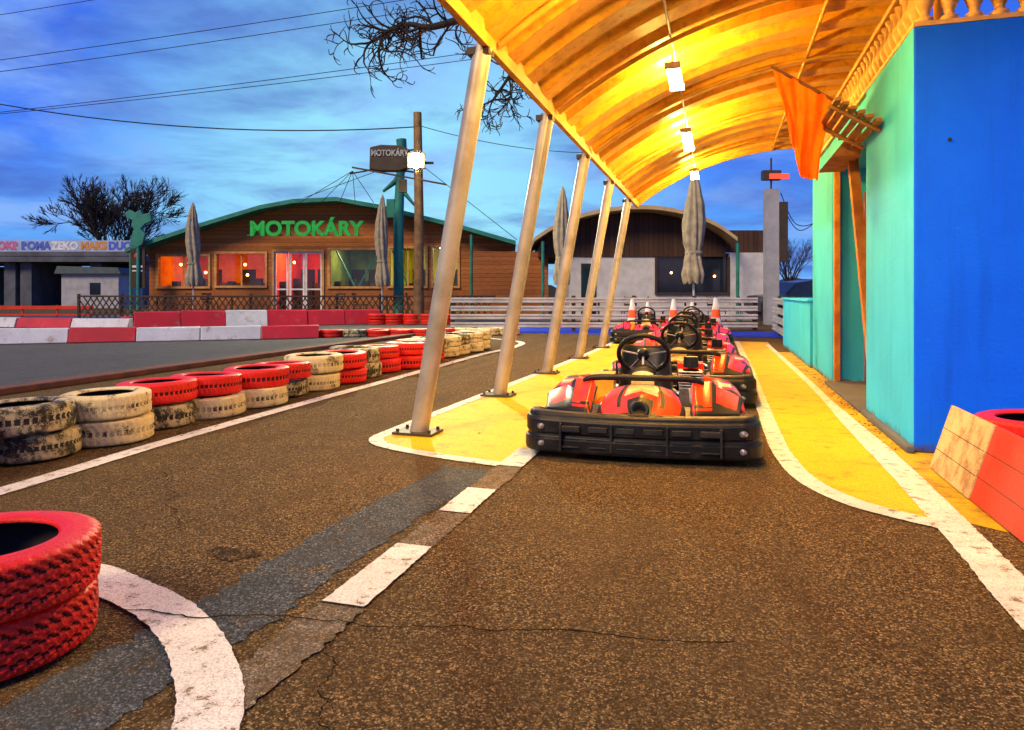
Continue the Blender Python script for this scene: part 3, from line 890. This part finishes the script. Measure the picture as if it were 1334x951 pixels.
def window(x0, x1, z0, z1, mull=1, frame='woodframe', f=.09):
    b = MB(); b.box(x0,x1,.09,.10,z0,z1,0); b.obj('window_glass', ['glass'], e)
    b = MB()
    b.box(x0-f,x1+f,-.05,-.002,z1,z1+f); b.box(x0-f,x1+f,-.08,-.002,z0-f,z0)
    b.box(x0-f,x0,-.05,-.002,z0,z1); b.box(x1,x1+f,-.05,-.002,z0,z1)
    for i in range(mull):
        x = x0+(x1-x0)*(i+1)/(mull+1); b.box(x-.03,x+.03,.05,.085,z0,z1)
    b.obj('window_frame', [frame], e)
for i, o_ in enumerate(opens): window(*o_, mull=(1,1,0,0,1,0)[i])
x0, x1, z0, z1 = opens[2]; b = MB()
for xa, xb in ((x0,x0+.55),(x0+.6,(x0+x1)/2+.25),((x0+x1)/2+.28,x1)):
    b.box(xa,xa+.07,.02,.08,z0,z1); b.box(xb-.07,xb,.02,.08,z0,z1); b.box(xa+.071,xb-.071,.02,.08,z0,z0+.15); b.box(xa+.071,xb-.071,.02,.08,z1-.08,z1); b.box(xa+.071,xb-.071,.02,.08,z0+1.0,z0+1.06)
b.obj('door_leaves', ['plainwhite'], e)
b = MB()
for xa, xb in ((-7.2,-6.4),(-5.5,-6.3),(-4.9,-4.2)): b.beam((xa,.3,2.75), (xb,.3,1.2), .12, .05)
b.obj('window_struts', ['greentrim'], e)
def text(body, size, loc, mat, parent, ext=.04, rot=0, sx=1, bold=.02):
    cu_ = bpy.data.curves.new('letters', 'FONT'); cu_.body = body; cu_.size = size; cu_.extrude = ext; cu_.offset = bold
    cu_.align_x = 'CENTER'; cu_.align_y = 'CENTER'
    o = bpy.data.objects.new('letters', cu_); COL.objects.link(o); o.parent = parent
    o.location = loc; o.rotation_euler = (math.pi/2, 0, rot); o.scale = (sx,1,1)
    cu_.materials.append(M[mat]); return o
text('MOTOKÁRY', .78, (-8.05,-.96,3.50), 'greensign', e, .05, 0, 1.02, .03)
b = MB(); b.box(-10.4,-5.8,-.90,-.85,3.26,3.30); b.obj('sign_rail', ['greentrim'], e)
b = MB(); b.box(-16,1.5,-3.5,-.01,0,.12); b.obj('terrace', ['concrete'], e)

e = empty('lattice_fence', bg(-15.6,24.8), A)
b = MB(); L = 12.2; h0, h1 = .12, .86
n = int(L/.22)
for i in range(n):
    x = i*.22
    b.beam((x,0,h0), (x+.5,0,h1), .012, .045); b.beam((x+.5,.02,h0), (x,.02,h1), .012, .045)
b.box(0,L+.5,-.02,.04,h1+.001,h1+.06); b.box(0,L+.5,-.02,.04,h0-.06,h0-.001)
for i in range(9): b.box(i*1.55-.04,i*1.55+.04,.045,.12,0,.98)
b.obj('lattice', ['lattice'], e)
e = empty('lattice_fence', bg(-2.9,25.2), A)
b = MB()
for i in range(9): b.beam((i*.22,0,h0), (i*.22+.5,0,h1), .012, .045); b.beam((i*.22+.5,.02,h0), (i*.22,.02,h1), .012, .045)
b.box(0,2.3,-.02,.04,h1,h1+.06)
b.obj('lattice', ['lattice'], e)

b = MB()
for x in (-.2,.2):
    for y in (-.2,.2): b.cyl((x,y,0), (x*.9,y*.9,.45), .015, n=6)
    b.cyl((x*.9,.18,.45), (x*.9,.26,.9), .015, n=6)
b.box(-.22,.22,-.22,.22,.45,.475)
for i in range(4): b.box(-.19,.19,.19+.02*i,.21+.02*i,.52+.1*i,.58+.1*i)
CH = b.mesh('cafe_chair', ['lattice'])
b = MB(); b.lathe([(.001,.72),(.42,.72),(.42,.75),(.001,.75)], n=20); b.cyl((0,0,.02), (0,0,.72), .03); b.lathe([(.001,.02),(.25,.02),(.2,.04),(.001,.05)], n=16)
TB = b.mesh('cafe_table', ['lattice'])
def put(name, me, loc, rot):
    e = empty(name, loc, rot); place('body', me, e)
for i in range(11):
    x = -13.6+i*.98
    if -9.7 < x < -7.7: continue
    z = bg(x, 26.4+random.uniform(-.3,.3)); z.z = .12
    put('cafe_chair' if i % 3 else 'cafe_table', CH if i % 3 else TB, z, A+random.uniform(-2,2))
for i in range(6):
    put('cafe_chair' if i % 3 else 'cafe_table', CH if i % 3 else TB, bg(2.6+i*.9, 21+random.uniform(-.4,.4)), A+random.uniform(-2,2))

def parasol(x, y, top, w=.24, s=0):
    e = empty('closed_parasol', bg(x, y), A)
    b = MB()
    b.cyl((0,0,0), (0,0,top-.1), .03, n=10, m=1)
    b.lathe([(.001,.0),(.3,.0),(.3,.06),(.05,.09),(.001,.1)], n=16, m=1)
    z0 = 1.35
    def fn(a, t):
        an = a*2*math.pi
        prof = [(.0,.75),(.06,.95),(.16,.80),(.26,.62),(.34,.80),(.5,.86),(.65,.72),(.82,.48),(.93,.27),(.985,.12),(1,.02)]
        r = 0
        for i in range(len(prof)-1):
            if prof[i][0] <= t <= prof[i+1][0]:
                q = (t-prof[i][0])/(prof[i+1][0]-prof[i][0]); q = q*q*(3-2*q); r = prof[i][1]*(1-q)+prof[i+1][1]*q
        fold = abs(math.sin(an*4+s+t*2.2))
        r *= w*(.72+.36*fold+.10*math.sin(an*2+t*7+s))
        return (r*math.cos(an)+.03*math.sin(t*5+s), r*math.sin(an), z0+(top-z0)*t - (.10*fold if t < .03 else 0))
    b.grid(56, 34, fn)
    b.lathe([(w*.72,0),(w*.74,.04),(w*.72,.08)], (0,0,z0+(top-z0)*.24), 18, 0)
    b.obj('cloth', ['umbrella','galv'], e)
parasol(-11.9,25.8,4.4,w=.30,s=1); parasol(-4.85,25.8,4.7,w=.28,s=2); parasol(1.55,21.5,4.35,w=.27,s=3); parasol(5.05,19.2,4.45,w=.33,s=4)

# ------------------------------------------------------------------ arched-roof pavilion
e = empty('arched_pavilion', bg(0,25.5), A)
arc_ = [(.8,2.85),(1.6,3.35),(2.6,3.72),(3.7,3.93),(4.9,3.98),(6.1,3.8),(7.2,3.4),(8.0,2.85)]
P2d = [(p.x, p.y) for p in catmull([(x, z, 0) for x, z in arc_], 5)]
b = MB()
for i in range(len(P2d)-1):
    (x0,z0),(x1,z1) = P2d[i], P2d[i+1]
    b.add([(x0,-1,z0),(x1,-1,z1),(x1,-1,z1+.14),(x0,-1,z0+.14),(x0,7,z0),(x1,7,z1),(x1,7,z1+.14),(x0,7,z0+.14)],
          [(0,1,2,3),(7,6,5,4),(3,2,6,7),(0,4,5,1),(0,3,7,4),(1,5,6,2)])
b.obj('arched_roof', ['beige'], e)
b = MB()
b.prism([(1.0,2.35)]+[(x, z-.02) for x, z in P2d[2:-1]]+[(7.9,2.35)], .0, 6.5)
b.obj('gable', ['darkwood'], e)
b = MB(); b.box(2.1,5.3,.05,6.4,0,2.345); b.box(8.05,9.7,.0,6,0,2.5); b.box(5.3,8.04,.06,6,0,.95)
b.obj('white_walls', ['whitewall'], e)
b = MB(); b.box(5.3,8.04,.1,.14,.952,2.34); b.box(2.55,3.1,.0,.04,.1,2.1); b.obj('glazing', ['darkglass'], e)
b = MB()
for x in (5.32,6.7,8.0): b.box(x-.04,x+.04,-.02,.09,.955,2.34)
b.box(5.3,8.04,-.03,.05,.951,1.03)
b.obj('frames', ['lattice'], e)
b = MB()
for x in (5.9,6.9,7.5): b.sphere((x,.09,1.6+.2*random.random()), .04)
b.obj('lamps', ['bulb'], e)
b = MB(); b.box(6.6,9.9,.3,.36,2.52,3.35); b.obj('timber_screen', ['darkwood'], e)
b = MB()
for x in (1.1,8.05): b.cyl((x,-.85,0), (x,-.85,2.85), .06, n=10)
b.obj('green_posts', ['greentrim'], e)
e = empty('timber_wing_wall', bg(-1.5,26.6), A)
b = MB(); b.box(0,2.9,0,.12,0,2.6); b.obj('wall', ['woodcladding'], e)
e = empty('signal_mast', bg(8.25,22), A)
b = MB(); b.box(-.20,.20,-.15,.15,0,4.3,0); b.cyl((0,0,4.3), (0,0,5.3), .03, m=1); b.box(-.28,.28,-.12,.12,4.6,4.9,1)
b.box(.21,.5,-.1,.1,2.0,3.9,1)
b.obj('mast', ['greywall','steeldark'], e)
b = MB(); b.box(-.1,.5,-.18,-.125,4.62,4.78); b.obj('lamps', ['redlamp'], e)
b = MB(); b.tube(catmull([(.3,0,4.2),(.8,0,3.2),(1.6,0,3.4),(2.4,0,4.6)], 8), .015, 5); b.tube(catmull([(.3,0,3.9),(.9,0,3.0),(1.8,0,3.6)], 8), .015, 5)
b.obj('hanging_cable', ['cable'], e)

def car(loc, rot, mat):
    e = empty('parked_car', loc, rot)
    sec = [(-2.1,.35,.75,.78),(-1.95,.3,.92,.82),(-1.0,.3,1.0,.86),(-.4,.3,1.42,.72),(.3,.3,1.50,.70),(1.2,.3,1.45,.70),(1.75,.3,1.05,.82),(2.1,.35,.85,.80)]
    b = MB(); vs = []
    for (x, z0, z1, w) in sec:
        for (yy, zz) in ((-.84,z0),(-.88,.65),(-.86,min(.92,z1-.02)),(-w+.06,z1-.03),(0,z1),(w-.06,z1-.03),(.86,min(.92,z1-.02)),(.88,.65),(.84,z0)): vs.append((x,yy,zz))
    fs = []; ms = []
    for i in range(len(sec)-1):
        for j in range(8):
            fs.append((i*9+j,(i+1)*9+j,(i+1)*9+j+1,i*9+j+1)); ms.append(1 if j in (2,5) and 2 <= i <= 5 else 1 if (i in (2,5) and j in (3,4)) else 0)
    fs += [tuple(range(9)), tuple(range(7*9+8, 7*9-1, -1))]; ms += [0,0]
    b.add(vs, fs, ms, False)
    for x in (-1.3,1.3):
        for y in (-.8,.8):
            T = Matrix.Translation((x,y,.32)) @ Matrix.Rotation(math.pi/2,4,'X')
            b.lathe([(.001,-.1),(.2,-.11),(.32,-.1),(.32,.1),(.2,.11),(.001,.1)], n=18, m=2, T=T)
    b.obj('body', [mat,'darkglass','rubber'], e, bevel=.03)
car(bg(10.6,26), A+.3, 'car_paint'); car(bg(13.2,32), A, 'whitewall')

# ------------------------------------------------------------------ wooden pole with floodlight + sign
e = empty('floodlight_pole', bg(-2.98,22), A)
b = MB(); b.tube([(0,0,0),(.02,0,3.5),(-.03,0,6.75)], [.17,.15,.13], 14); b.obj('pole', ['polewood'], e)
b = MB(); b.beam((-.45,-.15,5.12), (.5,-.15,5.12), .07, .07); b.box(-.30,.24,-.36,-.2,4.92,5.40)
b.beam((-2.1,-.05,5.0), (.9,-.05,4.45), .05, .05)
b.box(-.6,-.36,-.2,0,4.2,4.6)
b.obj('bracket', ['steeldark'], e)
b = MB()
b.lathe([(.0001,.05),(.14,.035),(.225,.0),(.25,-.03)], (-.03,-.365,5.16), 24, T=Matrix.Rotation(math.pi/2,4,'X'))
b.obj('floodlight', ['flood'], e)
e = empty('oval_sign', bg(-3.95,22.3), A)
b = MB()
o2 = [(-.66,5.02),(-.3,4.95),(.3,4.95),(.62,5.06),(.66,5.2),(.62,5.66),(.3,5.78),(-.3,5.80),(-.64,5.72)]
b.prism(o2, 0, .3); b.beam((.3,.15,5.0), (1.0,.15,4.9), .06, .06); b.beam((.3,.15,5.6), (1.0,.15,5.7), .06, .06)
b.obj('panel', ['steeldark'], e, bevel=.03)
text('MOTOKÁRY', .27, (0.0,-.02,5.52), 'greywall', e, .01, 0, .8, .008)
e = empty('green_mast', bg(-4.35,26.5), A)
b = MB(); b.tube([(0,0,0),(.0,0,4),(.1,0,6.2)], [.2,.2,.15], 10); b.tube([(-.6,0,4.9),(-.1,0,5.3),(.2,0,5.8),(.1,0,6.9)], [.05,.12,.16,.2], 8)
b.tube([(.1,0,5.0),(.6,0,4.4),(.9,0,5.1)], [.1,.09,.05], 8); b.box(-.45,-.15,-.1,.1,3.9,4.6)
b.obj('mast', ['greentrim'], e)
e = empty('guy_wires', bg(0,26), A)
b = MB()
for x in (-8.0,-7.2,-6.5,-5.9,-5.2): b.tube([(-6.0,0,5.6),(x,0,4.4)], .012, 4)
b.tube([(-3.5,0,5.9),(.2,0,3.0)], .012, 4); b.tube([(-3.5,0,6.2),(-5.5,0,5.6),(-6.1,0,5.5)], .03, 5); b.tube([(-3.7,0,6.1),(-7.8,0,4.6)], .012, 4)
b.obj('wires', ['cable'], e)
e = empty('green_totem_sign', bg(-14.55,26.9), A)
b = MB(); b.cyl((0,0,0), (0,0,3.0), .07)
b.prism([(-.5,4.1),(-.42,3.9),(-.2,3.85),(-.25,3.6),(-.12,3.5),(-.25,3.2),(-.3,2.9),(-.05,2.75),(.2,2.9),(.3,3.3),(.12,3.5),(.3,3.7),(.55,3.8),(.5,4.15),(.2,4.05),(.1,4.25),(-.1,4.12),(-.3,4.25)], -.08, .08)
b.obj('carving', ['greentrim'], e, bevel=.02)
e = empty('drinks_sign', bg(-14.6,27), A)
b = MB(); b.box(-.28,.28,-.06,.06,1.2,2.75); b.obj('box', ['lattice'], e)
b = MB(); b.lathe([(.001,0),(.12,0),(.12,.02),(.001,.02)], (0,-.07,2.45), 18, T=Matrix.Rotation(math.pi/2,4,'X')); b.box(-.2,.2,-.08,-.062,2.0,2.08,1); b.box(-.2,.2,-.08,-.062,1.85,1.9,1); b.obj('emblem', ['boardred','plainwhite'], e)

# ------------------------------------------------------------------ overpass, red fence, horizon
e = empty('concrete_overpass', bg(-30,55), A)
b = MB(); b.box(-70,.4,0,.3,4.3,5.2,1); b.box(-70,.6,-.3,9,3.5,4.295,0); b.box(-70,1.2,-.35,-.31,3.95,4.3,0)
for x in (-50,-30,-20,-10.8,-9.5,-3.9,-.6): b.box(x,x+.9,.5,7,0,3.5,0)
b.box(-70,-.5,8,8.3,0,3.4,2)
b.obj('deck', ['concrete','banner','roof'], e)
for i, (x, t_, m_) in enumerate(((-10.3,'SOKR','gr1'),(-7.9,'ROMA','gr2'),(-5.6,'ZEKO','gr3'),(-3.3,'MAKS','gr4'),(-1.2,'DUO','gr2'))):
    text(t_, .85, (x,-.015,4.75), m_, e, .005, 0, .95, .05)
e = empty('red_fence', bg(-30,29.5), A)
b = MB(); b.box(0,12,0,.05,.32,.46); b.box(0,12,0,.05,.05,.12)
for i in range(9): b.box(i*1.5,i*1.5+.06,.06,.12,0,.5)
b.obj('rails', ['boardred'], e)
e = empty('garden_shed', bg(-30,46), A)
b = MB(); b.box(0,3.8,0,3,0,2.3,0); b.prism([(-.3,2.3),(4.1,2.3),(3.9,2.7),(-.1,2.8)], -.3, 3.3, 1); b.box(1.9,2.6,-.03,-.002,.9,1.7,2)
b.obj('shed', ['greywall','roof','darkglass'], e)
b = MB()
def ring(s, t):
    a = s*2*math.pi; r = 170
    h = 3.2+2.0*noise.noise(Vector((math.cos(a)*14, math.sin(a)*14, 0)))+1.3*noise.noise(Vector((math.cos(a)*70, math.sin(a)*70, 4)))
    return (r*math.cos(a), r*math.sin(a), t*h)
b.grid(700, 1, ring); b.obj('distant_treeline', ['hill'])

# ------------------------------------------------------------------ trees
def grow(b, p, d, L, r, depth, droop=0, spread=.7, nseg=6, kids=(2,4), rmin=.006, curl=.0):
    pts = [p.copy()]; rs = [r]; cur = p.copy(); dd = d.copy(); dirs = [dd.copy()]
    axc = Vector((random.gauss(0,1), random.gauss(0,1), random.gauss(0,1))).normalized()
    for i in range(nseg):
        dd = (dd + axc.cross(dd)*curl + Vector((random.gauss(0,.10), random.gauss(0,.10), random.gauss(0,.10)+droop))).normalized()
        cur = cur+dd*(L/nseg); pts.append(cur.copy()); dirs.append(dd.copy()); rs.append(max(rmin*.6, r*(1-.5*(i+1)/nseg)))
    b.tube(pts, rs, 6 if r > .03 else 4, 0, caps=False)
    if depth <= 0: return
    for _ in range(random.randint(*kids)):
        i = random.randint(1, nseg); q = pts[i]
        ax = Vector((random.gauss(0,1), random.gauss(0,1), random.gauss(0,1))).normalized()
        nd = (dirs[i]+ax*spread).normalized()
        grow(b, q, nd, L*random.uniform(.5,.75), max(rmin, rs[i]*.62), depth-1, droop, spread, nseg, kids, rmin, curl)
    grow(b, pts[-1], dd, L*.6, max(rmin, rs[-1]*.9), depth-1, droop, spread, nseg, kids, rmin, curl)

random.seed(21)
b = MB()
b.tube(catmull([(3.25,12.6,0),(3.2,12.5,2),(3.0,12.2,4.2),(2.6,12,5.6)], 5), [.24-.006*i for i in range(16)], 12)
lim = catmull([(2.6,12,5.6),(1,11.6,6.5),(-1.2,10.9,6.5),(-2.6,10.3,5.9),(-3.4,10,5.35),(-4.1,9.6,5.0),(-4.5,9.45,5.02),(-5.0,9.3,4.75)], 5)
b.tube(lim, [.13-.11*i/len(lim) for i in range(len(lim))], 8)
for i in range(17, len(lim)-1, 2):
    for _ in range(2):
        d = Vector((random.uniform(-1,.1), random.uniform(-.5,.5), random.uniform(-.9,.25))).normalized()
        grow(b, lim[i], d, random.uniform(.5,.8), .026, 2, .0, .8, 7, (2,4), .0095, .26)
for q in ((-4.6,9.4,4.95),(-5.0,9.3,4.75)):
    for d in ((-.6,.1,-.7),(-.9,0,-.1)):
        grow(b, Vector(q), Vector(d).normalized(), .5, .02, 2, 0, .8, 7, (2,4), .0095, .26)
l2 = catmull([(-2.6,10.3,5.9),(-2.95,10.9,5.3),(-3.35,11.2,4.75),(-3.72,11.2,4.25)], 6)
b.tube(l2, [.05-.03*i/len(l2) for i in range(len(l2))], 8)
for i in range(9, len(l2), 2):
    for _ in range(3):
        d = Vector((random.uniform(-.6,.6), random.uniform(-.4,.4), random.uniform(-1,.1))).normalized()
        grow(b, l2[i], d, random.uniform(.38,.6), .02, 2, .0, .8, 7, (2,4), .0095, .26)
for k_ in range(5):
    grow(b, Vector((2.6,12,5.5)), Vector((random.uniform(-.2,1), random.uniform(-.6,.8), 1)).normalized(), 2.2, .11, 3, 0, .7, 5, (2,3), .01, .12)
b.obj('bare_plane_tree', ['bark'])
def far_tree(loc, h, name='bare_tree', dep=5):
    b = MB(); b.tube([(0,0,0),(0,0,h*.2)], [h*.028,h*.022], 8)
    for i in range(9):
        a = i*.72; grow(b, Vector((0,0,h*random.uniform(.14,.2))), Vector((math.cos(a)*.42, math.sin(a)*.42, random.uniform(.8,1.2))).normalized(), h*.30, h*.012, dep, .04, .5, 4, (2,4), h*.0018, .05)
    b.obj(name, ['bark'], None, loc)
far_tree(bg(-38.0,66), 14.0, dep=5)
far_tree(bg(30,75), 9, dep=3)

# ------------------------------------------------------------------ cables
e = empty('power_lines', (0,0,0))
def cab(p, q, sag, r, n=24):
    p = bg(*p); q = bg(*q); b = MB(); pts = []
    for i in range(n+1):
        t = i/n; c = p.lerp(q, t); c.z -= sag*4*t*(1-t); pts.append(c)
    b.tube(pts, r, 5); b.obj('cable', ['cable'], e)
cab((-45,40,12.5), (20,40,22.5), .5, .022); cab((-45,40.6,12.1), (20,40.6,22.0), .5, .022)
cab((-45,40,9.9), (20,40,18.4), .6, .022); cab((-45,40.7,10.2), (20,40.7,18.0), .6, .022)
cab((-45,42,15.8), (20,42,27), .4, .02)
cab((-24,22,8.9), (-3.0,22,6.3), 1.0, .02); cab((-3,22,6.35), (9,26,7.2), .9, .012)

# ------------------------------------------------------------------ world
w = bpy.data.worlds.new('World'); scene.world = w; w.use_nodes = True
nt = w.node_tree; bgn = nt.nodes['Background']
tc = nt.nodes.new('ShaderNodeTexCoord').outputs['Generated']
s = nt.nodes.new('ShaderNodeSeparateXYZ'); nt.links.new(tc, s.inputs[0])
grad = ramp(nt, s.outputs[2], [(0, (.11,.40,.88)), (.09, (.085,.34,.95)), (.20, (.045,.20,.95)), (.38, (.02,.115,.84)), (1, (.012,.08,.5))])
vd = nt.nodes.new('ShaderNodeVectorMath'); vd.operation = 'DOT_PRODUCT'; nt.links.new(tc, vd.inputs[0])
gd = bg(-.16,1,.17).normalized(); vd.inputs[1].default_value = gd
grad = mix(nt, ramp(nt, vd.outputs['Value'], [(.91, 0.0), (.998, .95)]), grad, (.34,.84,1.0))
den = math_node(nt, 'ADD', math_node(nt, 'MAXIMUM', s.outputs[2], 0.0), .13)
cv = nt.nodes.new('ShaderNodeCombineXYZ')
nt.links.new(math_node(nt, 'DIVIDE', s.outputs[0], den), cv.inputs[0])
nt.links.new(math_node(nt, 'DIVIDE', s.outputs[1], den), cv.inputs[1])
c1 = noise_node(nt, cv.outputs[0], 1.25, 8, .58, .35)
mp = nt.nodes.new('ShaderNodeMapping'); mp.inputs['Location'].default_value = (3.1,7.7,0); nt.links.new(cv.outputs[0], mp.inputs['Vector'])
c2 = noise_node(nt, mp.outputs[0], .95, 8, .6, .3)
col = mix(nt, ramp(nt, c1, [(.46, 0.0), (.64, .75)]), grad, (.25,.46,.96))
col = mix(nt, ramp(nt, c2, [(.46, 0.0), (.62, .65)]), col, (.045,.10,.52))
sky = nt.nodes.new('ShaderNodeTexSky'); sky.sky_type = 'NISHITA'; sky.sun_disc = False
sky.sun_elevation = math.radians(3); sky.sun_rotation = math.radians(150)
sk = mix(nt, 1.0, sky.outputs[0], (.012,.012,.012), 'MULTIPLY')
col = mix(nt, 1.0, col, sk, 'ADD')
nt.links.new(col, bgn.inputs['Color']); bgn.inputs['Strength'].default_value = 1.0

sl = bpy.data.lights.new('sun', 'SUN'); sl.energy = 3.7; sl.angle = math.radians(20); sl.color = (1, .76, .46)
so = bpy.data.objects.new('sun', sl); COL.objects.link(so)
so.rotation_euler = (math.radians(52), 0, math.radians(-22))

# ------------------------------------------------------------------ camera
cd = bpy.data.cameras.new('camera'); cd.sensor_width = 36; cd.lens = 24.29; cd.shift_y = -93.5/1334
cd.clip_start = .05; cd.clip_end = 1500
co_ = bpy.data.objects.new('camera', cd); COL.objects.link(co_)
co_.location = (0,0,1.0); co_.rotation_euler = (math.pi/2, 0, A)
scene.camera = co_
scene.view_settings.view_transform = 'Standard'; scene.view_settings.look = 'None'; scene.view_settings.exposure = 0
